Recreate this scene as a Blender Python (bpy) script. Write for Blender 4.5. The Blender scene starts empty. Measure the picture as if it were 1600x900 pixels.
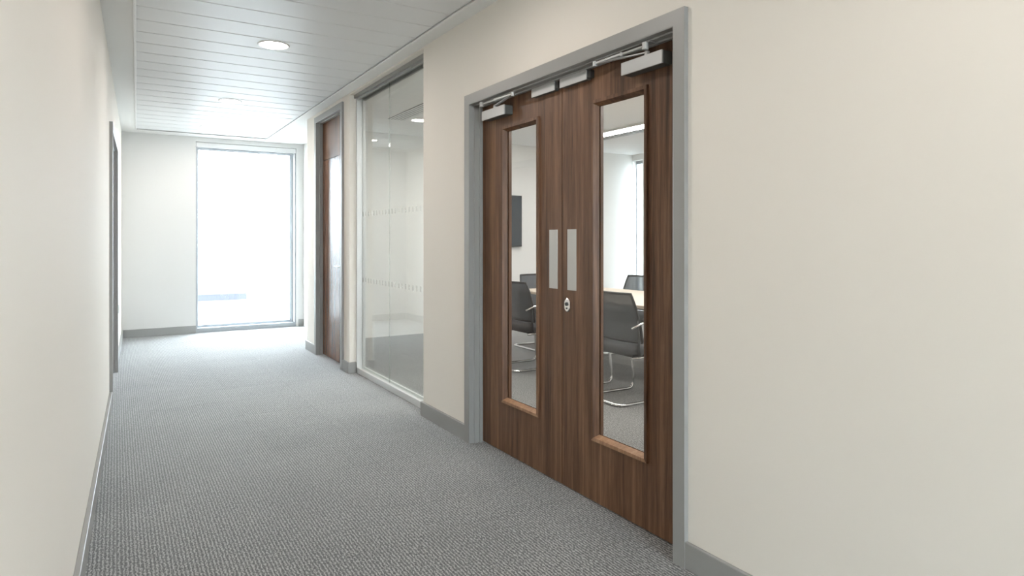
import bpy, math
from mathutils import Vector, Matrix

# ------------------------------------------------------------------ camera, sky, exposure
scene = bpy.context.scene
COL = scene.collection
EXPOSURE = 0.09
SKY = (0.80, 0.895, 1.0)
SKY_STRENGTH = 23.5
DOWNLIGHT = 122.0
LINEAR = 23.5
WARM = (1.0, 0.905, 0.83)

cam_d = bpy.data.cameras.new('camera')
cam_d.sensor_width = 36.0
cam_d.lens = 36.0 * 1019.0 / 1600.0
cam_d.shift_y = -76.0 / 1600.0
cam_d.clip_start = 0.02
cam_d.clip_end = 600
cam = bpy.data.objects.new('camera', cam_d)
cam.location = (0, 0, 1.3)
cam.rotation_euler = (math.radians(90), 0, -math.atan2(618, 1019))
COL.objects.link(cam)
scene.camera = cam

world = bpy.data.worlds.new('overcast_sky')
scene.world = world
world.use_nodes = True
bg = world.node_tree.nodes['Background']
bg.inputs[0].default_value = (*SKY, 1)
bg.inputs[1].default_value = SKY_STRENGTH

vs = scene.view_settings
vs.view_transform = 'Standard'
vs.look = 'None'
vs.gamma = 1.0
vs.use_curve_mapping = False
vs.exposure = EXPOSURE

# ------------------------------------------------------------------ materials
def new_mat(name):
    m = bpy.data.materials.new(name)
    m.use_nodes = True
    nt = m.node_tree
    return m, nt, nt.nodes['Principled BSDF']

def N(nt, t, **kw):
    n = nt.nodes.new(t)
    for k, v in kw.items():
        setattr(n, k, v)
    return n

def plain(name, col, rough=0.6, metal=0.0, spec=0.5, bump=0.0, bscale=200.0, coat=0.0, var=0.0):
    m, nt, p = new_mat(name)
    p.inputs['Base Color'].default_value = (*col, 1)
    p.inputs['Roughness'].default_value = rough
    p.inputs['Metallic'].default_value = metal
    p.inputs['Specular IOR Level'].default_value = spec
    p.inputs['Coat Weight'].default_value = coat
    geo = N(nt, 'ShaderNodeNewGeometry')
    no = N(nt, 'ShaderNodeTexNoise')
    no.inputs['Scale'].default_value = bscale
    no.inputs['Detail'].default_value = 3
    nt.links.new(geo.outputs['Position'], no.inputs['Vector'])
    if bump:
        b = N(nt, 'ShaderNodeBump')
        b.inputs['Strength'].default_value = bump
        b.inputs['Distance'].default_value = 0.001
        nt.links.new(no.outputs['Fac'], b.inputs['Height'])
        nt.links.new(b.outputs['Normal'], p.inputs['Normal'])
    if var:
        r = N(nt, 'ShaderNodeValToRGB')
        r.color_ramp.elements[0].position = 0.3
        r.color_ramp.elements[1].position = 0.7
        r.color_ramp.elements[0].color = (*[c * (1 - var) for c in col], 1)
        r.color_ramp.elements[1].color = (*[min(1, c * (1 + var)) for c in col], 1)
        nt.links.new(no.outputs['Fac'], r.inputs['Fac'])
        nt.links.new(r.outputs['Color'], p.inputs['Base Color'])
    return m

def emit(name, col, s):
    m, nt, p = new_mat(name)
    p.inputs['Base Color'].default_value = (*col, 1)
    p.inputs['Emission Color'].default_value = (*col, 1)
    p.inputs['Emission Strength'].default_value = s
    return m

def glass(name, tint, ior=1.5):
    m, nt, p = new_mat(name)
    nt.nodes.remove(p)
    out = nt.nodes['Material Output']
    tr = N(nt, 'ShaderNodeBsdfTransparent')
    tr.inputs[0].default_value = (*tint, 1)
    gl = N(nt, 'ShaderNodeBsdfGlossy')
    gl.inputs['Roughness'].default_value = 0.0
    fr = N(nt, 'ShaderNodeFresnel')
    fr.inputs['IOR'].default_value = ior
    # same reflectance whichever side of the pane is seen
    geo = N(nt, 'ShaderNodeNewGeometry')
    mx = N(nt, 'ShaderNodeMixShader')
    lw = N(nt, 'ShaderNodeVectorMath', operation='DOT_PRODUCT')
    nt.links.new(geo.outputs['Normal'], lw.inputs[0])
    nt.links.new(geo.outputs['Incoming'], lw.inputs[1])
    ab = N(nt, 'ShaderNodeMath', operation='ABSOLUTE')
    nt.links.new(lw.outputs['Value'], ab.inputs[0])
    om = N(nt, 'ShaderNodeMath', operation='SUBTRACT')
    om.inputs[0].default_value = 1.0
    nt.links.new(ab.outputs[0], om.inputs[1])
    pw = N(nt, 'ShaderNodeMath', operation='POWER')
    nt.links.new(om.outputs[0], pw.inputs[0])
    pw.inputs[1].default_value = 5.0
    ma = N(nt, 'ShaderNodeMath', operation='MULTIPLY_ADD')
    nt.links.new(pw.outputs[0], ma.inputs[0])
    ma.inputs[1].default_value = 0.96
    ma.inputs[2].default_value = 0.04
    nt.nodes.remove(fr)
    nt.links.new(ma.outputs[0], mx.inputs[0])
    nt.links.new(tr.outputs[0], mx.inputs[1])
    nt.links.new(gl.outputs[0], mx.inputs[2])
    nt.links.new(mx.outputs[0], out.inputs['Surface'])
    return m

def walnut(name, dark, mid, light, rough=0.38):
    m, nt, p = new_mat(name)
    tc = N(nt, 'ShaderNodeNewGeometry')
    mp = N(nt, 'ShaderNodeMapping')
    mp.inputs['Scale'].default_value = (40, 40, 1.6)
    nt.links.new(tc.outputs['Position'], mp.inputs['Vector'])
    n1 = N(nt, 'ShaderNodeTexNoise')
    n1.inputs['Scale'].default_value = 1.0
    n1.inputs['Detail'].default_value = 8
    n1.inputs['Roughness'].default_value = 0.65
    n1.inputs['Distortion'].default_value = 0.4
    nt.links.new(mp.outputs[0], n1.inputs['Vector'])
    mp2 = N(nt, 'ShaderNodeMapping')
    mp2.inputs['Scale'].default_value = (9, 9, 0.25)
    nt.links.new(tc.outputs['Position'], mp2.inputs['Vector'])
    n2 = N(nt, 'ShaderNodeTexNoise')
    n2.inputs['Scale'].default_value = 1.0
    n2.inputs['Detail'].default_value = 2
    nt.links.new(mp2.outputs[0], n2.inputs['Vector'])
    mp3 = N(nt, 'ShaderNodeMapping')
    mp3.inputs['Scale'].default_value = (420, 420, 14)
    nt.links.new(tc.outputs['Position'], mp3.inputs['Vector'])
    n3 = N(nt, 'ShaderNodeTexNoise')
    n3.inputs['Scale'].default_value = 1.0
    n3.inputs['Detail'].default_value = 3
    nt.links.new(mp3.outputs[0], n3.inputs['Vector'])
    a = N(nt, 'ShaderNodeMath', operation='MULTIPLY')
    a.inputs[1].default_value = 0.55
    nt.links.new(n1.outputs['Fac'], a.inputs[0])
    b = N(nt, 'ShaderNodeMath', operation='MULTIPLY_ADD')
    b.inputs[1].default_value = 0.3
    nt.links.new(n2.outputs['Fac'], b.inputs[0])
    nt.links.new(a.outputs[0], b.inputs[2])
    c = N(nt, 'ShaderNodeMath', operation='MULTIPLY_ADD')
    c.inputs[1].default_value = 0.15
    nt.links.new(n3.outputs['Fac'], c.inputs[0])
    nt.links.new(b.outputs[0], c.inputs[2])
    r = N(nt, 'ShaderNodeValToRGB')
    e = r.color_ramp.elements
    e[0].position = 0.36
    e[0].color = (*dark, 1)
    e[1].position = 0.66
    e[1].color = (*light, 1)
    k = e.new(0.5)
    k.color = (*mid, 1)
    nt.links.new(c.outputs[0], r.inputs['Fac'])
    nt.links.new(r.outputs['Color'], p.inputs['Base Color'])
    p.inputs['Roughness'].default_value = rough
    p.inputs['Specular IOR Level'].default_value = 0.38
    bm = N(nt, 'ShaderNodeBump')
    bm.inputs['Strength'].default_value = 0.15
    bm.inputs['Distance'].default_value = 0.0005
    nt.links.new(c.outputs[0], bm.inputs['Height'])
    nt.links.new(bm.outputs['Normal'], p.inputs['Normal'])
    return m

def carpet(name):
    m, nt, p = new_mat(name)
    geo = N(nt, 'ShaderNodeNewGeometry')
    sep = N(nt, 'ShaderNodeSeparateXYZ')
    nt.links.new(geo.outputs['Position'], sep.inputs[0])
    # wobble of the ribs
    wob = N(nt, 'ShaderNodeTexNoise')
    wob.inputs['Scale'].default_value = 60
    wob.inputs['Detail'].default_value = 1
    nt.links.new(geo.outputs['Position'], wob.inputs['Vector'])
    xm = N(nt, 'ShaderNodeMath', operation='MULTIPLY')
    xm.inputs[1].default_value = 2 * math.pi / 0.0142
    nt.links.new(sep.outputs['X'], xm.inputs[0])
    xa = N(nt, 'ShaderNodeMath', operation='MULTIPLY_ADD')
    nt.links.new(wob.outputs['Fac'], xa.inputs[0])
    xa.inputs[1].default_value = 6.5
    nt.links.new(xm.outputs[0], xa.inputs[2])
    sn = N(nt, 'ShaderNodeMath', operation='SINE')
    nt.links.new(xa.outputs[0], sn.inputs[0])
    # broken streaks along the rib
    mp = N(nt, 'ShaderNodeMapping')
    mp.inputs['Scale'].default_value = (200, 60, 60)
    nt.links.new(geo.outputs['Position'], mp.inputs['Vector'])
    st = N(nt, 'ShaderNodeTexNoise')
    st.inputs['Scale'].default_value = 1
    st.inputs['Detail'].default_value = 4
    st.inputs['Roughness'].default_value = 0.7
    nt.links.new(mp.outputs[0], st.inputs['Vector'])
    # large soft shade differences of worn pile
    ln = N(nt, 'ShaderNodeTexNoise')
    ln.inputs['Scale'].default_value = 2.2
    nt.links.new(geo.outputs['Position'], ln.inputs['Vector'])
    f1 = N(nt, 'ShaderNodeMath', operation='MULTIPLY_ADD')
    nt.links.new(sn.outputs[0], f1.inputs[0])
    f1.inputs[1].default_value = 0.13
    f1.inputs[2].default_value = 0.0
    f2 = N(nt, 'ShaderNodeMath', operation='MULTIPLY_ADD')
    nt.links.new(st.outputs['Fac'], f2.inputs[0])
    f2.inputs[1].default_value = 1.45
    nt.links.new(f1.outputs[0], f2.inputs[2])
    f3 = N(nt, 'ShaderNodeMath', operation='MULTIPLY_ADD')
    nt.links.new(ln.outputs['Fac'], f3.inputs[0])
    f3.inputs[1].default_value = 0.1
    nt.links.new(f2.outputs[0], f3.inputs[2])
    oi = N(nt, 'ShaderNodeObjectInfo')
    f4 = N(nt, 'ShaderNodeMath', operation='MULTIPLY_ADD')
    nt.links.new(oi.outputs['Random'], f4.inputs[0])
    f4.inputs[1].default_value = 0.02
    nt.links.new(f3.outputs[0], f4.inputs[2])
    r = N(nt, 'ShaderNodeValToRGB')
    e = r.color_ramp.elements
    e[0].position = 0.56
    e[0].color = (0.024, 0.024, 0.024, 1)
    e[1].position = 0.96
    e[1].color = (0.35, 0.34, 0.325, 1)
    k = e.new(0.77)
    k.color = (0.096, 0.094, 0.091, 1)
    nt.links.new(f4.outputs[0], r.inputs['Fac'])
    nt.links.new(r.outputs['Color'], p.inputs['Base Color'])
    p.inputs['Roughness'].default_value = 0.9
    p.inputs['Specular IOR Level'].default_value = 0.3
    p.inputs['Sheen Weight'].default_value = 0.5
    p.inputs['Sheen Roughness'].default_value = 0.4
    bm = N(nt, 'ShaderNodeBump')
    bm.inputs['Strength'].default_value = 0.35
    bm.inputs['Distance'].default_value = 0.002
    nt.links.new(f4.outputs[0], bm.inputs['Height'])
    nt.links.new(bm.outputs['Normal'], p.inputs['Normal'])
    return m

def mesh_fabric(name, col, see=0.18):
    m, nt, p = new_mat(name)
    p.inputs['Base Color'].default_value = (*col, 1)
    p.inputs['Roughness'].default_value = 0.7
    out = nt.nodes['Material Output']
    tr = N(nt, 'ShaderNodeBsdfTransparent')
    mx = N(nt, 'ShaderNodeMixShader')
    mx.inputs[0].default_value = see
    nt.links.new(p.outputs[0], mx.inputs[1])
    nt.links.new(tr.outputs[0], mx.inputs[2])
    nt.links.new(mx.outputs[0], out.inputs['Surface'])
    return m

M = {
    'wall': plain('cream_wall_paint', (0.83, 0.79, 0.725), 0.75, bump=0.06, bscale=160),
    'wall_cool': plain('white_wall_paint', (0.74, 0.735, 0.72), 0.75, bump=0.06, bscale=160),
    'room_wall': plain('bright_white_wall_paint', (0.87, 0.865, 0.84), 0.75, bump=0.06, bscale=160),
    'room_ceiling': plain('bright_white_ceiling_paint', (0.90, 0.90, 0.89), 0.7, bump=0.03, bscale=120),
    'plaster': plain('ceiling_white_paint', (0.82, 0.82, 0.80), 0.7, bump=0.03, bscale=120),
    'plank': plain('white_metal_plank', (0.78, 0.79, 0.79), 0.42, spec=0.35, bump=0.02, bscale=300),
    'trim': plain('white_metal_trim', (0.84, 0.84, 0.83), 0.4),
    'grey': plain('grey_satin_paint', (0.30, 0.30, 0.29), 0.42, bump=0.04, bscale=90),
    'seal': plain('dark_rubber_seal', (0.02, 0.02, 0.02), 0.7, bump=0.05),
    'carpet': carpet('ribbed_grey_carpet'),
    'subfloor': plain('carpet_backing', (0.05, 0.05, 0.052), 0.95, bump=0.2),
    'wood': walnut('walnut_veneer', (0.045, 0.020, 0.010), (0.135, 0.066, 0.034), (0.27, 0.145, 0.078)),
    'wood_satin': walnut('satin_walnut_veneer', (0.055, 0.024, 0.014), (0.150, 0.074, 0.045), (0.27, 0.150, 0.09), 0.27),
    'bead': walnut('walnut_bead', (0.20, 0.11, 0.06), (0.32, 0.18, 0.10), (0.42, 0.26, 0.16), 0.4),  # paler walnut: the light caught by the bottom bead is in the colour
    'steel': plain('brushed_steel', (0.58, 0.57, 0.55), 0.38, metal=0.85, bump=0.08, bscale=400),
    'silver': plain('silver_paint', (0.52, 0.53, 0.53), 0.4, metal=0.25, bump=0.02),
    'darkmetal': plain('dark_grey_metal', (0.07, 0.075, 0.075), 0.5, metal=0.3, bump=0.02),
    'body': plain('closer_body_grey', (0.10, 0.105, 0.10), 0.5, metal=0.2, bump=0.02),
    'chrome': plain('chrome', (0.8, 0.8, 0.8), 0.12, metal=1.0, bump=0.01),
    'alu': plain('satin_aluminium', (0.72, 0.73, 0.73), 0.35, metal=0.35, bump=0.02),  # paleness includes the light falling on the bottom channel
    'winframe': plain('window_aluminium', (0.36, 0.38, 0.40), 0.4, metal=0.2, bump=0.02),
    'glass': glass('clear_glass', (0.965, 0.985, 0.975)),
    'doorglass': glass('door_glass', (0.98, 0.985, 0.98)),
    'frost': mesh_fabric('frosted_film', (0.62, 0.66, 0.66), 0.86),
    'black': plain('black_plastic', (0.022, 0.023, 0.025), 0.45, bump=0.05),
    'fabric': plain('charcoal_seat_fabric', (0.07, 0.073, 0.077), 0.9, bump=0.4, bscale=500, var=0.2),
    'mesh': mesh_fabric('charcoal_back_mesh', (0.085, 0.095, 0.105), 0.24),
    'oak': walnut('pale_oak', (0.50, 0.42, 0.33), (0.58, 0.49, 0.39), (0.66, 0.57, 0.46), 0.35),
    'screen': plain('dark_screen', (0.02, 0.035, 0.045), 0.12, spec=0.8, bump=0.0),
    'light': emit('downlight_diffuser', WARM, DOWNLIGHT),
    'linear': emit('linear_diffuser', (1.0, 0.98, 0.95), LINEAR),
    'white': plain('white_plastic', (0.8, 0.8, 0.79), 0.35, bump=0.01),
    'facade': plain('pale_facade', (0.70, 0.70, 0.70), 0.8, bump=0.1, bscale=5, var=0.03),
    'facadedark': plain('grey_cladding', (0.035, 0.037, 0.045), 0.7, bump=0.1, bscale=8, var=0.08),
    'paving': plain('grey_paving', (0.30, 0.295, 0.285), 0.9, bump=0.2, bscale=3, var=0.06),
    'facadeglass': plain('facade_glazing', (0.42, 0.44, 0.46), 0.2, bump=0.02),
}

# ------------------------------------------------------------------ mesh helpers
BASE = {}

class MB:
    def __init__(s):
        s.v, s.f = [], []
    def box(s, x0, x1, y0, y1, z0, z1):
        b = len(s.v)
        s.v += [(x, y, z) for z in (z0, z1) for y in (y0, y1) for x in (x0, x1)]
        s.f += [tuple(b + i for i in q) for q in ((0, 2, 3, 1), (4, 5, 7, 6), (0, 1, 5, 4), (1, 3, 7, 5), (3, 2, 6, 7), (2, 0, 4, 6))]
        return s
    def prism(s, pts, z0, z1):                       # vertical prism, plan outline counter-clockwise
        b = len(s.v); n = len(pts)
        s.v += [(x, y, z0) for x, y in pts] + [(x, y, z1) for x, y in pts]
        s.f.append(tuple(b + n - 1 - i for i in range(n)))
        s.f.append(tuple(b + n + i for i in range(n)))
        s.f += [(b + i, b + (i + 1) % n, b + n + (i + 1) % n, b + n + i) for i in range(n)]
        return s
    def rings(s, rings, cap=True):
        b = len(s.v); n = len(rings[0]); k = len(rings)
        for r in rings:
            s.v += [tuple(p) for p in r]
        for j in range(k - 1):
            for i in range(n):
                s.f.append((b + j * n + i, b + j * n + (i + 1) % n, b + (j + 1) * n + (i + 1) % n, b + (j + 1) * n + i))
        if cap:
            s.f.append(tuple(b + n - 1 - i for i in range(n)))
            s.f.append(tuple(b + (k - 1) * n + i for i in range(n)))
        return s
    def tube(s, path, r, seg=10):
        path = [Vector(p) for p in path]
        t0 = (path[1] - path[0]).normalized()
        up = Vector((0, 0, 1)) if abs(t0.z) < 0.9 else Vector((1, 0, 0))
        nrm = t0.cross(up).normalized()
        rings = []
        for i, p in enumerate(path):
            if i == 0: t = t0
            elif i == len(path) - 1: t = (path[i] - path[i - 1]).normalized()
            else: t = ((path[i + 1] - p).normalized() + (p - path[i - 1]).normalized()).normalized()
            nrm = (nrm - t * nrm.dot(t)).normalized()
            bi = t.cross(nrm)
            rings.append([p + (nrm * math.cos(a) + bi * math.sin(a)) * r for a in [2 * math.pi * q / seg for q in range(seg)]])
        return s.rings(rings)
    def cyl(s, c, axis, r, h, seg=24):
        a = Vector(axis).normalized()
        return s.tube([Vector(c), Vector(c) + a * h], r, seg)
    def lathe(s, c, prof, seg=40):                   # around vertical axis, prof = (r, z)
        rings = [[(c[0] + r * math.cos(2 * math.pi * q / seg), c[1] + r * math.sin(2 * math.pi * q / seg), c[2] + z) for q in range(seg)] for r, z in prof]
        return s.rings(rings)
    def build(s, name, mat, parent=None, bevel=0.0, smooth=False, base=None, seg=2):
        me = bpy.data.meshes.new(name)
        if parent is not None:
            o0 = Vector(BASE[parent.name])
        elif base is not None:
            o0 = Vector(base)
        else:
            xs, ys, zs = zip(*s.v)
            o0 = Vector(((min(xs) + max(xs)) / 2, (min(ys) + max(ys)) / 2, min(zs)))
        me.from_pydata([tuple(Vector(p) - o0) for p in s.v], [], s.f)
        me.update()
        me.materials.append(mat)
        o = bpy.data.objects.new(name, me)
        COL.objects.link(o)
        BASE[o.name] = tuple(o0)
        if parent is None: o.location = o0
        else: o.parent = parent
        if bevel:
            b = o.modifiers.new('bevel', 'BEVEL')
            b.width = bevel; b.segments = seg; b.limit_method = 'ANGLE'; b.angle_limit = math.radians(40)
            b.harden_normals = False
        if smooth:
            for p in me.polygons: p.use_smooth = True
        return o

def fillet(pts, r, n=6):
    pts = [Vector(p) for p in pts]
    out = [pts[0]]
    for i in range(1, len(pts) - 1):
        a, p, b = pts[i - 1], pts[i], pts[i + 1]
        u = (a - p); w = (b - p)
        k = min(r, u.length * 0.49, w.length * 0.49)
        A = p + u.normalized() * k; B = p + w.normalized() * k
        for q in range(n + 1):
            t = q / n
            out.append(A * (1 - t) ** 2 + p * 2 * t * (1 - t) + B * t ** 2)
    out.append(pts[-1])
    return out

def tag(o, label=None, cat=None, group=None, kind=None):
    if label: o['label'] = label
    if cat: o['category'] = cat
    if group: o['group'] = group
    if kind: o['kind'] = kind
    return o

def empty(name, loc, label=None, cat=None, group=None, kind=None):
    o = bpy.data.objects.new(name, None)
    o.empty_display_size = 0.1
    COL.objects.link(o)
    o.location = loc
    BASE[o.name] = tuple(loc)
    return tag(o, label, cat, group, kind)

def copy_tree(o, parent=None):
    c = o.copy(); COL.objects.link(c)
    if parent is not None: c.parent = parent
    for ch in list(o.children): copy_tree(ch, c)
    return c

# opening frame: profile points (depth x, inset n) swept up one jamb, over the head and down the other
def frame_sweep(prof, y0, y1, ztop, sgn=1):
    mb = MB()
    n = len(prof)
    rings = []
    for key in range(4):
        ring = []
        for x, k in prof:
            y = (y0 + k) if key < 2 else (y1 - k)
            z = 0.0 if key in (0, 3) else ztop - k
            ring.append((x, y, z))
        rings.append(ring)
    mb.rings(rings)
    return mb

# ------------------------------------------------------------------ dimensions (metres)
CZ = 2.72            # ceiling
XW = 1.935           # corridor face of the right wall
XB = 2.085           # room face of the right wall
XA = 1.914           # face of the architraves
YF = 10.0            # far wall face
LW_A = math.atan(0.0262)
def LX(y): return -0.205 + 0.0262 * y     # corridor face of the left wall

# ------------------------------------------------------------------ floor of carpet tiles
fl = MB().prism([(-0.6, -4.2), (7.4, -4.2), (7.4, 10.2), (-0.6, 10.2)], -0.30, -0.005).build('floor', M['subfloor'])
tag(fl, 'grey ribbed carpet tile floor of the corridor and meeting room', 'floor', kind='structure')
tile_me = None
PT = 0.5
def tile(x0, x1, y0, y1):
    global tile_me
    full = abs((x1 - x0) - PT) < 1e-6 and abs((y1 - y0) - PT) < 1e-6
    if full and tile_me:
        o = bpy.data.objects.new('carpet_tile', tile_me)
        COL.objects.link(o)
    else:
        g = 0.0006
        mb = MB().box(g, x1 - x0 - g, g, y1 - y0 - g, -0.005, 0)
        o = mb.build('carpet_tile', M['carpet'], base=(0, 0, 0))
        if full: tile_me = o.data
    o.parent = fl
    o.location = Vector((x0, y0, 0)) - Vector(BASE['floor'])
for i in range(5):                                   # corridor columns
    y = 1.15
    while y < 9.9:
        tile(-0.2 + i * PT, 0.3 + i * PT, y, y + PT)
        y += PT
for i in range(10):                                  # meeting room and door threshold
    x0 = 2.3 + i * PT
    for j in range(13):
        tile(x0, x0 + PT, 1.65 + j * PT, 2.15 + j * PT)
pb = MB().box(-0.3, 2.3, -4.1, 1.15, -0.005, 0).box(2.3, 7.3, 0.5, 1.65, -0.005, 0).box(2.3, 7.3, 8.15, 8.4, -0.005, 0)
pb.box(2.3, 2.45, 8.65, 10.15, -0.005, 0)
pb.build('carpet_edge', M['carpet'], fl)['kind'] = 'stuff'

# ------------------------------------------------------------------ walls
wl = MB()
wl.prism([(LX(-4), -4), (LX(6.03), 6.03), (LX(6.03) - .15, 6.03), (LX(-4) - .15, -4)], 0, CZ)
wl.prism([(LX(6.03), 6.03), (LX(7.47), 7.47), (LX(7.47) - .15, 7.47), (LX(6.03) - .15, 6.03)], 2.19, CZ)
wl.prism([(LX(7.47), 7.47), (LX(YF), YF), (LX(YF) - .15, YF), (LX(7.47) - .15, 7.47)], 0, CZ)
tag(wl.build('wall_left', M['wall']), 'long cream wall on the left side of the corridor', 'wall', kind='structure')

wr = MB()
wr.box(XW, XB, -4, 1.87, 0, CZ)
wr.box(XW, XB, 1.87, 3.72, 2.19, CZ)
wr.box(XW, XB, 3.72, 4.45, 0, CZ)
wr.box(XW, XB, 4.45, 6.236, 2.705, CZ)
wr.box(XW, XB, 6.236, 6.44, 0, CZ)
wr.box(XW, XB, 6.44, 7.45, 2.64, CZ)
wr.box(XW, XB, 7.45, 7.877, 0, CZ)
tag(wr.build('wall_right', M['wall']), 'cream wall with the walnut double doors', 'wall', kind='structure')

wn = MB().box(XB, 2.50, 7.72, 7.877, 0, CZ).box(2.40, 2.50, 7.877, YF, 0, CZ)
tag(wn.build('wall_alcove', M['wall_cool']), 'white return walls of the alcove beside the end window', 'wall', kind='structure')

WL, WR_, WT = 0.94, 2.297, 2.655
wf = MB()
wf.box(LX(YF) - .15, WL, YF, YF + .28, 0, CZ)
wf.box(WR_, 2.50, YF, YF + .28, 0, CZ)
wf.box(WL, WR_, YF, YF + .28, WT, CZ)
tag(wf.build('wall_far', M['wall_cool']), 'white end wall around the tall bright window', 'wall', kind='structure')
tag(MB().box(-0.5, .1, -4.15, -4, 0, CZ).box(1.7, XB, -4.15, -4, 0, CZ).box(.1, 1.7, -4.15, -4, 2.6, CZ).build('wall_back', M['wall']), 'cream wall around the window behind the camera', 'wall', kind='structure')

# meeting room shell
RE, RF, RN = 7.44, 8.35, 0.6
tag(MB().box(2.50, RE, RF, RF + .12, 0, CZ).build('wall_room_far', M['room_wall']), 'white meeting room wall carrying the screen', 'wall', kind='structure')
tag(MB().box(XB, RE, RN - .12, RN, 0, CZ).build('wall_room_near', M['room_wall']), 'cream near wall of the meeting room', 'wall', kind='structure')
we = MB()
we.box(RE, RE + .25, RN, 8.10, 0, CZ)
for a, b in ((8.10, 8.345),):
    we.box(RE, RE + .25, a, b, 0, 0.12).box(RE, RE + .25, a, b, 2.62, CZ)
we.box(RE, RE + .25, 8.345, RF + .12, 0, CZ)
tag(we.build('wall_room_outer', M['room_wall']), 'white outer wall of the meeting room around its windows', 'wall', kind='structure')

# ------------------------------------------------------------------ ceiling
PX0, PX1, PYF = 0.115, 1.812, 9.68
def TX(y): return 0.137 + (y - 6.09) * 0.0237        # left edge of the metal ceiling
ce = MB()
ce.prism([(LX(-4) - .15, -4.15), (TX(-4), -4.15), (TX(PYF), PYF), (PX1, PYF), (PX1, -4.15), (XB, -4.15), (XB, 7.72), (2.5, 7.72), (2.5, YF + .28), (LX(YF) - .15, YF + .28)], CZ, CZ + .03)
ceil = ce.build('ceiling', M['plaster'])
tag(ceil, 'white corridor ceiling of metal planks with plain margins', 'ceiling', kind='structure')
MB().box(-0.6, 2.5, -4.2, 10.3, CZ + .035, CZ + .06).build('ceiling_void', M['plaster'], ceil)  # unseen slab added over the planks to stop light leaks
PP = 0.281
y = 4.86 - 31 * PP
while y < PYF - 0.02:
    a, b = y + 0.0007, min(y + PP, PYF) - 0.0007
    if PYF - b < .1: b = PYF - .0012
    if b - a > 0.1:
        mb = MB()
        c = 0.0035; tl = 0.0009
        x0, x1 = TX(a) + .0, PX1
        # shallow pressed tray: flat face with turned-up edges
        mb.rings([[(x0, a, CZ + .014), (x1, a, CZ + .014), (x1, b, CZ + .014), (x0, b, CZ + .014)][::-1],
                  [(x0, a, CZ + .004 + c), (x1, a, CZ + .004 + c), (x1, b, CZ + .004 + c), (x0, b, CZ + .004 + c)][::-1],
                  [(x0, a + c, CZ + .004 - tl), (x1, a + c, CZ + .004 - tl), (x1, b - c, CZ + .004 + tl), (x0, b - c, CZ + .004 + tl)][::-1]])
        mb.build('ceiling_plank', M['plank'], ceil)
    y += PP
tr = MB()
w = 0.016
tr.prism([(TX(-4) - w, -4), (TX(-4), -4), (TX(PYF), PYF), (TX(PYF) - w, PYF)], CZ - .009, CZ + .02)
tr.prism([(PX1, -4), (PX1 + w, -4), (PX1 + w, PYF), (PX1, PYF)], CZ - .009, CZ + .02)
tr.prism([(TX(PYF) - w, PYF), (PX1 + w, PYF), (PX1 + w, PYF + w), (TX(PYF) - w, PYF + w)], CZ - .009, CZ + .02)
tag(tr.build('trim_1', M['trim'], bevel=0.002), 'white edge trim around the metal plank ceiling', 'trim', kind='structure')

rc = MB().box(XB, RE + .25, RN - .12, 7.72, CZ, CZ + .05).box(2.5, RE + .25, 7.72, RF + .12, CZ, CZ + .05)
tag(rc.build('ceiling_room', M['room_ceiling']), 'white meeting room ceiling', 'ceiling', kind='structure')

# ------------------------------------------------------------------ skirtings
def skirting(name, pts, label, th=0.018, h=0.105):
    """pts: plan outline, counter-clockwise"""
    o = MB().prism(pts, 0, h).build(name, M['grey'], bevel=0.003)
    return tag(o, label, 'skirting board', kind='structure')
def box_plan(x0, x1, y0, y1): return [(x0, y0), (x1, y0), (x1, y1), (x0, y1)]
T = 0.018
skirting('baseboard_left', [(LX(-4), -4), (LX(-4) + .022, -4), (LX(6.0) + .022, 6.0), (LX(6.0), 6.0)], 'grey skirting along the near left wall')
skirting('baseboard_left_far', [(LX(7.5), 7.5), (LX(7.5) + T, 7.5), (LX(YF) + T, YF), (LX(YF), YF)], 'grey skirting on the left wall beyond the side door')
skirting('baseboard_far', box_plan(LX(YF) + T, WL, YF - T, YF), 'grey skirting under the white wall left of the end window')
skirting('baseboard_far_right', box_plan(WR_ + .03, 2.40, YF - T, YF), 'short grey skirting right of the end window')
skirting('baseboard_right', box_plan(XW - T, XW, -4, 1.848), 'grey skirting right of the double doors in the foreground')
skirting('baseboard_right_middle', [(XW - T, 3.745), (XW, 3.745), (XW, 4.45), (2.0, 4.45), (2.0, 4.468), (XW - T, 4.468)], 'grey skirting between the double doors and the glass screen')
skirting('baseboard_right_pier', [(XW - T, 6.218), (2.0, 6.218), (2.0, 6.236), (XW, 6.236), (XW, 6.418), (XW - T, 6.418)], 'grey skirting on the narrow pier between glass screen and single door')
skirting('baseboard_right_far', [(XW - T, 7.475), (XW, 7.475), (XW, 7.877), (XW + .3, 7.877), (XW + .3, 7.895), (XW - T, 7.895)], 'grey skirting beyond the single walnut door')

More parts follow.
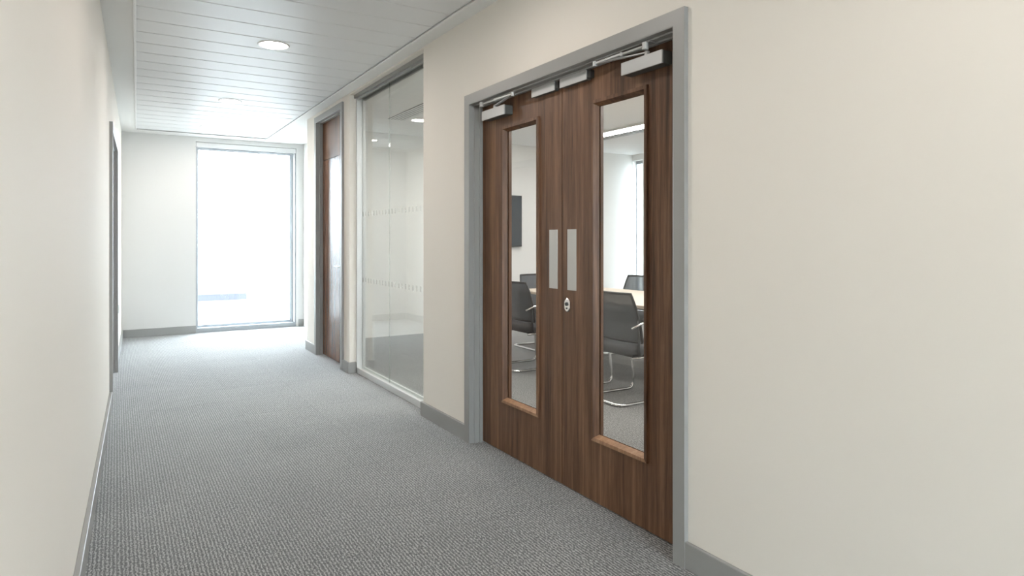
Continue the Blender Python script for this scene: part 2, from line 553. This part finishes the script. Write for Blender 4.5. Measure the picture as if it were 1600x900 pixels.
# ------------------------------------------------------------------ double doors
d1 = empty('door_1', (XA, 2.81, 0), 'walnut double doors with tall glass panels in a grey frame', 'door', kind='structure')
prof = [(XA, 0.0), (XA, .060), (XA + .002, .065), (1.95, .065), (1.952, .071), (1.985, .071), (1.987, .079), (1.998, .079), (1.998, .0665), (2.062, .0665), (2.10, .0665), (2.10, 0.0)]
fr = frame_sweep(prof, 1.846, 3.749, 2.22).build('door_frame', M['grey'], d1)
LT, LBz = 2.145, 0.008
LX0, LX1 = 2.014, 2.058
def leaf(y0, y1, vy0, vy1, plate_y, near):
    lf = MB()
    vz0, vz1 = 0.315, 1.978
    lf.box(LX0, LX1, y0, vy0, LBz, LT).box(LX0, LX1, vy1, y1, LBz, LT)
    lf.box(LX0, LX1, vy0, vy1, LBz, vz0).box(LX0, LX1, vy0, vy1, vz1, LT)
    o = lf.build('door_leaf', M['wood'], d1)
    # glazing beads on both faces, mitred picture-frame with sloped face
    g = 0.024
    for side, xa, xb in ((0, LX0, LX0 + .018), (1, LX1, LX1 - .018)):
        out = -0.011 if side == 0 else 0.011
        for (p, q, horiz) in (((vy0, vz0), (vy1, vz0), 'b'), ((vy0, vz1), (vy1, vz1), 't'), ((vy0, vz0), (vy0, vz1), 'l'), ((vy1, vz0), (vy1, vz1), 'r')):
            sy = {'b': 0, 't': 0, 'l': 1, 'r': -1}[horiz]
            sz = {'b': 1, 't': -1, 'l': 0, 'r': 0}[horiz]
            def ring(pt, ey, ez):
                # profile: outer lip overlapping leaf, proud face, sloped to glass
                res = []
                for (x, k) in ((xa, -.008), (xa + out, -.006), (xa + out, .010), (xb, g), (xb, 0.0), (xa, 0.0)):
                    res.append((x, pt[0] + k * ey, pt[1] + k * ez))
                return res
            if horiz in 'bt':
                r1 = ring(p, 1, sz); r2 = ring(q, -1, sz)
            else:
                r1 = ring(p, sy, 1); r2 = ring(q, sy, -1)
            MB().rings([r1, r2]).build('glazing_bead', M['bead'] if horiz == 'b' and side == 0 else M['wood'], o)  # front bottom bead gets the lit tone
    MB().box(2.033, 2.039, vy0 + .004, vy1 - .004, vz0 + .004, vz1 - .004).build('glass_pane', M['doorglass'], o)
    MB().box(LX0 - .0016, LX0, plate_y - .0385, plate_y + .0385, 1.036, 1.352).build('push_plate', M['steel'], o, bevel=0.0006)
    return o
leafA = leaf(2.8125, 3.6815, 3.033, 3.425, 2.889, False)
leafB = leaf(1.9145, 2.8085, 2.163, 2.545, 2.723, True)
# key cylinder with oval rose on the near leaf
ro = MB()
ov = []
for q in range(32):
    a = 2 * math.pi * q / 32
    ov.append((0.0235 * math.cos(a), 0.0235 * math.sin(a) + (0.012 if math.sin(a) > 0 else -0.012)))
yc, zc = 2.757, 0.957
ro.rings([[(LX0, yc + a, zc + b) for a, b in ov], [(LX0 - .006, yc + a, zc + b) for a, b in ov], [(LX0 - .009, yc + a * .85, zc + b * .88) for a, b in ov]])
rose = ro.build('lock_rose', M['chrome'], leafB)
ky = MB().cyl((LX0 - .0085, yc, zc + .006), (-1, 0, 0), .0095, .006).cyl((LX0 - .0085, yc, zc - .016), (-1, 0, 0), .004, .004)
ky.box(LX0 - .0165, LX0 - .0145, yc - .0015, yc + .0015, zc + .0, zc + .012)
ky.build('lock_cylinder', M['darkmetal'], leafB)

def closer(y0, y1, pivot, elbow, brk, zb):
    o = MB().box(1.961, LX0, y0 + .001, y1 - .001, 2.041, 2.096).build('door_closer', M['body'], d1, bevel=0.002)
    MB().box(1.953, 1.961, y0, y1, 2.040, 2.097).build('cover_plate', M['silver'], o, bevel=0.001)
    # spindle, main arm, adjustable link and head bracket
    MB().cyl((1.972, pivot, 2.095), (0, 0, 1), .011, .022).build('spindle', M['silver'], o)
    pa = Vector((1.972, pivot, 2.112)); pe = Vector((1.930, elbow, 2.128)); pbk = Vector((1.944, brk, zb))
    def bar(p, q, w, h):
        t = (q - p).normalized(); n = t.cross(Vector((0, 0, 1))).normalized() * w; u = Vector((0, 0, h))
        return [[p - n - u, p + n - u, p + n + u, p - n + u], [q - n - u, q + n - u, q + n + u, q - n + u]]
    MB().rings(bar(pa, pe, .0085, .0035)).build('closer_arm', M['silver'], o, bevel=.001)
    mid = pe.lerp(pbk, .55)
    lk = MB().rings(bar(pe, mid, .0085, .0045)).tube([mid, pbk], .0055, 10)
    lk.cyl(pe - Vector((0, 0, .012)), (0, 0, 1), .0105, .022).cyl(mid - Vector((0, 0, .008)), (0, 0, 1), .008, .016)
    lk.build('closer_link', M['silver'], o)
    bk = MB().cyl(pbk - Vector((0, 0, .016)), (0, 0, 1), .014, .030)
    bk.box(1.94, 1.972, brk - .03, brk + .006, 2.142, 2.150)
    bk.build('arm_bracket', M['silver'], o)
    return o
closer(3.311, 3.586, 3.45, 3.175, 3.567, 2.140)
closer(2.010, 2.268, 2.12, 2.427, 2.100, 2.132)
# magnetic door contacts at the top of the meeting stiles
def magnet(y0, y1):
    o = MB().box(1.987, LX0 - .002, y0 + .001, y1 - .001, 2.091, 2.137).build('magnet_lock', M['body'], d1, bevel=.001)
    MB().box(1.981, 1.987, y0, y1, 2.090, 2.138).build('cover_plate', M['silver'], o, bevel=.0008)
    MB().box(1.99, LX0, y0 - .022, y0, 2.098, 2.134).build('end_bracket', M['darkmetal'], o)
    return o
magnet(2.836, 3.058)
magnet(2.560, 2.787)

# ------------------------------------------------------------------ single walnut door
d2 = empty('door_2', (XA, 6.945, 0), 'single walnut door with an overpanel, in a grey frame near the window', 'door', kind='structure')
prof2 = [(XA, 0.0), (XA, .060), (XA + .002, .065), (1.955, .065), (1.957, .073), (1.99, .073), (1.992, .066), (2.09, .066), (2.09, 0.0)]
frame_sweep(prof2, 6.418, 7.475, 2.67).build('door_frame', M['grey'], d2)
lf2 = MB().box(1.995, 2.039, 6.486, 7.407, .008, 2.180).build('door_leaf', M['wood_satin'], d2, bevel=.001)
MB().box(1.995, 2.039, 6.486, 7.407, 2.186, 2.603).build('overpanel', M['wood'], d2, bevel=.001)
MB().box(1.999, 2.035, 6.486, 7.407, 2.178, 2.188).build('seal', M['seal'], d2)
hd = MB().cyl((1.995, 6.60, 1.02), (-1, 0, 0), .026, .008)
hd.tube(fillet([(1.99, 6.60, 1.02), (1.935, 6.60, 1.02), (1.935, 6.725, 1.02)], .02), .0095, 12)
hd.build('lever_handle', M['chrome'], lf2, smooth=True)

# ------------------------------------------------------------------ left side door
Y0, Y1, ZT = 6.0, 7.5, 2.225
d3 = empty('door_3', (LX(6.75), 6.75, 0), 'grey framed door opening on the left wall seen edge on', 'door', kind='structure')
BASE['door_3'] = (0, 6.75, 0)
d3.rotation_euler = (0, 0, -LW_A)
prof3 = [(-.14, 0.0), (-.14, .066), (-.045, .066), (-.043, .073), (-.008, .073), (-.006, .065), (.022, .065), (.024, .060), (.024, 0.0)]
frame_sweep(prof3, Y0, Y1, ZT).build('door_frame', M['grey'], d3)
lf3 = MB().box(-.09, -.05, Y0 + .07, Y1 - .07, .008, ZT - .07).build('door_leaf', M['wood'], d3)

# ------------------------------------------------------------------ glazed screen (window_2)
GY0, GY1, GX0, GX1, GZ = 4.45, 6.236, 2.000, 2.085, 2.705
w2 = empty('window_2', (2.04, 5.343, 0), 'full height frameless glass screen between the two walnut doors', 'glass screen', kind='structure')
f = MB()
f.box(GX0, GX0 + .016, GY0, GY1, 0, .052).box(GX1 - .016, GX1, GY0, GY1, 0, .052).box(GX0 + .016, GX1 - .016, GY0, GY1, 0, .036)
f.build('bottom_channel', M['alu'], w2, bevel=.0015)  # same frame as the head, coloured paler for light from above
f = MB()
f.box(GX0 - .02, GX0, GY0, GY1, 2.672, GZ).box(GX0, GX0 + .016, GY0, GY1, 2.655, GZ).box(GX1 - .016, GX1, GY0, GY1, 2.655, GZ).box(GX0 + .016, GX1 - .016, GY0, GY1, 2.68, GZ)
f.build('head_channel', M['grey'], w2, bevel=.0015)  # darker colour stands in for shade on the underside of the head
for a, b in ((GY1 - .03, GY1), (GY0, GY0 + .03)):
    MB().box(GX0, GX1, a, b, 0, GZ).build('side_channel', M['alu'], w2, bevel=.0015)
YJ = 5.469
for a, b in ((GY0 + .03, YJ - .0025), (YJ + .0025, GY1 - .03)):
    MB().box(2.050, 2.062, a, b, .036, 2.68).build('glass_pane', M['glass'], w2)
MB().box(2.051, 2.061, YJ - .0022, YJ + .0022, .04, 2.68).build('joint_strip', M['frost'], w2)
for z in (0.907, 1.545):
    dm = MB()
    y = GY0 + .07
    while y < GY1 - .06:
        dm.box(2.0492, 2.0498, y, y + .028, z - .022, z + .022)
        y += .078
    dm.build('frosted_marks', M['frost'], w2)['kind'] = 'stuff'

# ------------------------------------------------------------------ end window (window_1)
w1 = empty('window_1', (1.62, YF + .1, 0), 'tall bright window at the end of the corridor', 'window', kind='structure')
f = MB()
f.box(WL, WR_, YF + .03, YF + .26, 0, .022)
f.box(WL, WR_, YF + .03, YF + .07, .022, .062)
f.build('window_sill', M['winframe'], w1, bevel=.002)
f = MB()
f.box(WR_ - .022, WR_, YF + .02, YF + .06, .062, 2.60).box(WL, WL + .022, YF + .02, YF + .06, .062, 2.60)
f.box(WR_ - .05, WR_, YF + .20, YF + .25, .022, 2.655).box(WL, WL + .05, YF + .20, YF + .25, .022, 2.655)
f.box(WL + .05, WR_ - .05, YF + .20, YF + .25, .022, .085).box(WL + .05, WR_ - .05, YF + .20, YF + .25, 2.57, 2.655)
f.build('window_frame', M['winframe'], w1, bevel=.002)
MB().box(WL + .05, WR_ - .05, YF + .222, YF + .230, .085, 2.57).build('glass_pane', M['glass'], w1)
# roller blind cassette at the head of the window
bl = empty('roller_blind', (1.62, YF + .05, 2.585), 'slim white roller blind cassette at the head of the end window', 'blind')
MB().box(WL + .004, WR_ - .004, YF + .012, YF + .10, 2.585, 2.652).build('cassette', M['white'], bl, bevel=.006)
MB().tube([(WL + .03, YF + .06, 2.575), (WR_ - .03, YF + .06, 2.575)], .010, 12).build('hem_bar', M['winframe'], bl)

wb = empty('window_4', (.9, -4.07, 0), 'tall window behind the camera at the near end of the corridor', 'window', kind='structure')  # added out of view to bring light from behind the camera
MB().box(.1, .15, -4.10, -4.05, 0, 2.6).box(1.65, 1.7, -4.10, -4.05, 0, 2.6).box(.15, 1.65, -4.10, -4.05, 0, .06).box(.15, 1.65, -4.10, -4.05, 2.54, 2.6).build('window_frame', M['winframe'], wb, bevel=.002)
MB().box(.15, 1.65, -4.08, -4.072, .06, 2.54).build('glass_pane', M['glass'], wb)

# ------------------------------------------------------------------ meeting room window (window_3)
for i, (a, b) in enumerate(((8.10, 8.345),)):
    o = empty('window_3', (RE + .1, (a + b) / 2, .12), 'narrow bright meeting room window in the corner beside the screen wall', 'window', kind='structure')
    f = MB()
    f.box(RE + .08, RE + .14, a, a + .012, .12, 2.62).box(RE + .08, RE + .14, b - .012, b, .12, 2.62)
    f.box(RE + .08, RE + .14, a + .012, b - .012, .12, .17).box(RE + .08, RE + .14, a + .012, b - .012, 2.57, 2.62)
    f.build('window_frame', M['winframe'], o, bevel=.002)
    MB().box(RE + .107, RE + .113, a + .012, b - .012, .17, 2.57).build('glass_pane', M['glass'], o)

# ------------------------------------------------------------------ corridor downlights
def make_downlight(label):
    root = empty('downlight', (0, 0, 0), label, 'ceiling light', 'round downlights in the corridor ceiling')
    MB().lathe((0, 0, 0), [(.112, .004), (.112, -.002), (.106, -.006), (.098, -.005), (.094, .001), (.094, .004)]).build('bezel', M['white'], root, smooth=True)
    MB().lathe((0, 0, 0), [(.094, .003), (.094, -.001)]).build('diffuser', M['light'], root)
    return root
spots = [(.985, 4.99, 'round recessed downlight nearest the double doors, largest in view'),
         (1.000, 7.24, 'middle round downlight in the plank ceiling'),
         (1.010, 9.06, 'round downlight nearest the end window'),
         (.96, 2.75, 'round downlight above the near end of the double doors, out of view'),  # from here on: unseen fittings added to brighten the near corridor
         (.95, .50, 'round downlight above the camera position'),
         (.94, -1.75, 'round downlight behind the camera')]
proto = None
for x, y, lab in spots:
    o = make_downlight(lab) if proto is None else copy_tree(proto)
    if proto is None: proto = o
    o.location = (x, y, CZ + .003)
    o['label'] = lab

# ------------------------------------------------------------------ meeting room ceiling fittings
def linear(x0, x1, y0, y1, lab):
    ll = empty('linear_light', ((x0 + x1) / 2, (y0 + y1) / 2, CZ), lab, 'ceiling light', 'linear lights in the meeting room ceiling')
    MB().box(x0, x1, y0, y1, CZ - .03, CZ).build('housing', M['white'], ll, bevel=.003)
    MB().box(x0 + .02, x1 - .02, y0 + .02, y1 - .02, CZ - .034, CZ - .0295).build('diffuser', M['linear'], ll)
linear(5.44, 5.66, 1.6, 7.3, 'long white linear ceiling light beyond the table')
linear(3.35, 3.57, 1.6, 7.3, 'linear ceiling light above the near row of chairs, out of view')  # unseen fitting, added to raise the room's brightness
linear(4.40, 4.62, 1.2, 4.2, 'short linear ceiling light above the near half of the table, out of view')  # likewise added out of view for more light in the room
def grille(x0, x1, y0, y1, lab, nb=5, gap=.17):
    g = empty('ceiling_grille', ((x0 + x1) / 2, (y0 + y1) / 2, CZ - .002), lab, 'air grille')
    MB().box(x0, x1, y0, y1, CZ - .004, CZ - .001).build('backing', M['black'], g)
    st = (x1 - x0) / nb
    for k in range(nb):
        MB().box(x0 + k * st + st * gap, x0 + (k + 1) * st - st * gap, y0 + .004, y1 - .004, CZ - .006, CZ - .003).build('slat', M['white'], g, bevel=.001)
    return g
grille(2.73, 2.93, 5.2, 7.32, 'slotted air grille in the meeting room ceiling seen through the glass screen')
grille(5.80, 5.95, 1.6, 8.2, 'long slotted air grille in the ceiling beside the linear light', 2, .40)

# ------------------------------------------------------------------ wall screen
tv = empty('wall_screen', (4.62, RF - .03, 1.19), 'dark wall mounted display screen on the white meeting room wall', 'screen')
MB().box(4.00, 5.205, RF - .055, RF - .015, 1.19, 1.955).build('casing', M['black'], tv, bevel=.004)
MB().box(4.012, 5.193, RF - .0575, RF - .054, 1.205, 1.943).build('display', M['screen'], tv)
MB().box(4.4, 4.8, RF - .016, RF, 1.35, 1.8).build('wall_bracket', M['darkmetal'], tv)

# ------------------------------------------------------------------ wall socket on the left wall
sk = empty('wall_socket', (LX(8.55), 8.55, .52), 'small white wall socket low on the left wall beyond the side door', 'socket')
BASE['wall_socket'] = (0, 8.55, .52)
sk.rotation_euler = (0, 0, -LW_A)
MB().box(0, .009, 8.48, 8.62, .48, .566).build('face_plate', M['white'], sk, bevel=.002)
for ya in (8.50, 8.575):
    MB().box(.009, .013, ya, ya + .025, .53, .545).build('rocker', M['white'], sk)

# ------------------------------------------------------------------ meeting table
tb = empty('meeting_table', (4.38, 4.85, 0), 'long pale oak meeting table on chrome column legs', 'table')
def boat(x0, x1, y0, y1, bulge, n=14):
    p = []
    for i in range(n + 1):
        t = i / n; p.append((x1 + bulge * math.sin(math.pi * t), y0 + (y1 - y0) * t))
    for i in range(n + 1):
        t = 1 - i / n; p.append((x0 - bulge * math.sin(math.pi * t), y0 + (y1 - y0) * t))
    return p
MB().prism(boat(3.88, 4.88, 3.35, 6.30, .07), .705, .735).build('tabletop', M['oak'], tb, bevel=.004)
MB().box(4.22, 4.54, 3.9, 5.8, .66, .705).build('cable_tray', M['silver'], tb, bevel=.003)
for y in (4.0, 5.7):
    lg = MB().box(4.33, 4.43, y - .05, y + .05, .05, .66).build('leg', M['chrome'], tb, bevel=.02)
    ft = MB()
    ft.rings([[(3.95, y - .03, .002), (3.95, y + .03, .002), (3.95, y + .03, .02), (3.95, y - .03, .02)],
              [(4.38, y - .05, .002), (4.38, y + .05, .002), (4.38, y + .05, .055), (4.38, y - .05, .055)],
              [(4.81, y - .03, .002), (4.81, y + .03, .002), (4.81, y + .03, .02), (4.81, y - .03, .02)]])
    ft.build('foot', M['chrome'], lg, bevel=.004)

# ------------------------------------------------------------------ chairs (face +x, origin on the floor)
def rrect(hx, hy, r, n=6):
    p = []
    for cx, cy, a0 in ((hx - r, hy - r, 0), (-hx + r, hy - r, 90), (-hx + r, -hy + r, 180), (hx - r, -hy + r, 270)):
        for q in range(n + 1):
            a = math.radians(a0 + 90 * q / n)
            p.append((cx + r * math.cos(a), cy + r * math.sin(a)))
    return p
def make_chair():
    root = empty('meeting_chair', (0, 0, 0))
    # seat pad
    rings = []
    for inset, z in ((.05, .392), (.018, .394), (.004, .408), (.0, .430), (.004, .455), (.020, .472), (.06, .480)):
        ring = []
        for x, y in rrect(.235 - inset, .245 - inset, max(.12 - inset * .7, .03)):
            dz = -0.022 * max(0, (x - .10) / .13) ** 2 - .010 * math.cos(y / .24 * 1.3)
            ring.append((x - .012, y, z + dz))
        rings.append(ring)
    MB().rings(rings).build('seat', M['fabric'], root, smooth=True)
    # curved mesh back in a frame
    def bp(u, t, off=0):                      # u -1..1 across, t 0..1 up
        wdt = .265 - .065 * t
        y = u * wdt
        x = -.175 - .065 * t + .045 * u * u + .02 * math.sin(t * math.pi) + off
        return (x, y, .490 + .380 * t)
    nu, nt = 12, 10
    mb = MB()
    for off in (0, .006):
        for j in range(nt + 1):
            for i in range(nu + 1):
                mb.v.append(bp(-1 + 2 * i / nu, j / nt, off))
    K = (nu + 1) * (nt + 1)
    for j in range(nt):
        for i in range(nu):
            a = j * (nu + 1) + i
            mb.f.append((a, a + nu + 1, a + nu + 2, a + 1))
            mb.f.append((K + a, K + a + 1, K + a + nu + 2, K + a + nu + 1))
    mb.build('backrest', M['mesh'], root, smooth=True)
    edge = [bp(-1 + 2 * i / nu, 0, .003) for i in range(nu + 1)] + [bp(1, j / nt, .003) for j in range(1, nt + 1)] \
        + [bp(1 - 2 * i / nu, 1, .003) for i in range(1, nu + 1)] + [bp(-1, 1 - j / nt, .003) for j in range(1, nt + 1)]
    MB().tube(edge, .011, 8).build('back_frame', M['black'], root, smooth=True)
    # lumbar band and posts joining the back to the seat
    for s in (-1, 1):
        MB().tube(fillet([(-.08, s * .20, .385), (-.15, s * .255, .385), (-.155, s * .255, .50), bp(s * .97, .45, -.004)], .05), .011, 10).build('back_post', M['black'], root, smooth=True)
    # armrests: chrome loop with a black pad
    for s in (-1, 1):
        ar = MB().tube(fillet([(.15, s * .215, .395), (.17, s * .268, .41), (.13, s * .272, .655), (-.12, s * .272, .650), (-.215, s * .236, .60)], .05), .0095, 10).build('arm_tube', M['chrome'], root, smooth=True)
        MB().rings([[(a + .01, s * .272 + b, z) for a, b in rrect(.13 - k, .024 - k, .02 - k)] for z, k in ((.660, .004), (.665, 0), (.676, 0), (.682, .005))]).build('arm_pad', M['black'], root, smooth=True)
    # sled base: one bent chrome tube
    path = [(-.17, .20, .362), (.175, .20, .362), (.205, .215, .013), (-.325, .222, .013), (-.325, -.222, .013), (.205, -.215, .013), (.175, -.20, .362), (-.17, -.20, .362)]
    MB().tube(fillet(path, .065, 8), .0125, 12).build('sled_base', M['chrome'], root, smooth=True)
    MB().box(-.17, .17, -.20, .20, .368, .388).build('seat_pan', M['black'], root, bevel=.006)
    return root
G = 'mesh back meeting chairs round the table'
chairs = [
    (3.64, 4.09, 0, 'charcoal mesh back chair seen through the right door panel, nearest the doors'),
    (3.64, 4.80, 0, 'middle chair of the near row, mostly hidden behind the wood of the doors'),
    (3.64, 5.62, 0, 'dark chair seen through the left door panel, back to the doors'),
    (5.02, 5.72, 180, 'charcoal chair across the table, its back seen through the right door panel'),
    (5.02, 4.95, 180, 'charcoal chair on the far side of the table beside the middle one'),
    (5.02, 4.15, 180, 'charcoal chair on the far side of the table nearest the doors'),
    (4.36, 6.47, -90, 'charcoal chair at the far head of the table, seen through the left door panel'),
]
c0 = None
for x, y, a, lab in chairs:
    o = make_chair() if c0 is None else copy_tree(c0)
    if c0 is None: c0 = o
    o.location = (x, y, 0)
    o.rotation_euler = (0, 0, math.radians(a))
    tag(o, lab, 'chair', G)

# ------------------------------------------------------------------ outside
gd = MB().box(-150, 150, -120, 220, -8.2, -8.0).build('ground', M['paving'])
tag(gd, 'pale ground outside far below the end window', 'ground', kind='structure')
ob = empty('office_building', (12, 62, -8), 'pale overexposed office building outside the end window', 'building')
MB().box(-14, 44, 56, 70, -8, 0.6).build('facade', M['facade'], ob)
MB().box(-14.3, 8.9, 55.6, 56, -3.5, -3.0).build('parapet', M['facadedark'], ob)
for k in range(13):
    w = MB().box(-12 + k * 4.2, -9 + k * 4.2, 55.9, 56.02, -2.6, -.6).build('window', M['facadeglass'], ob)
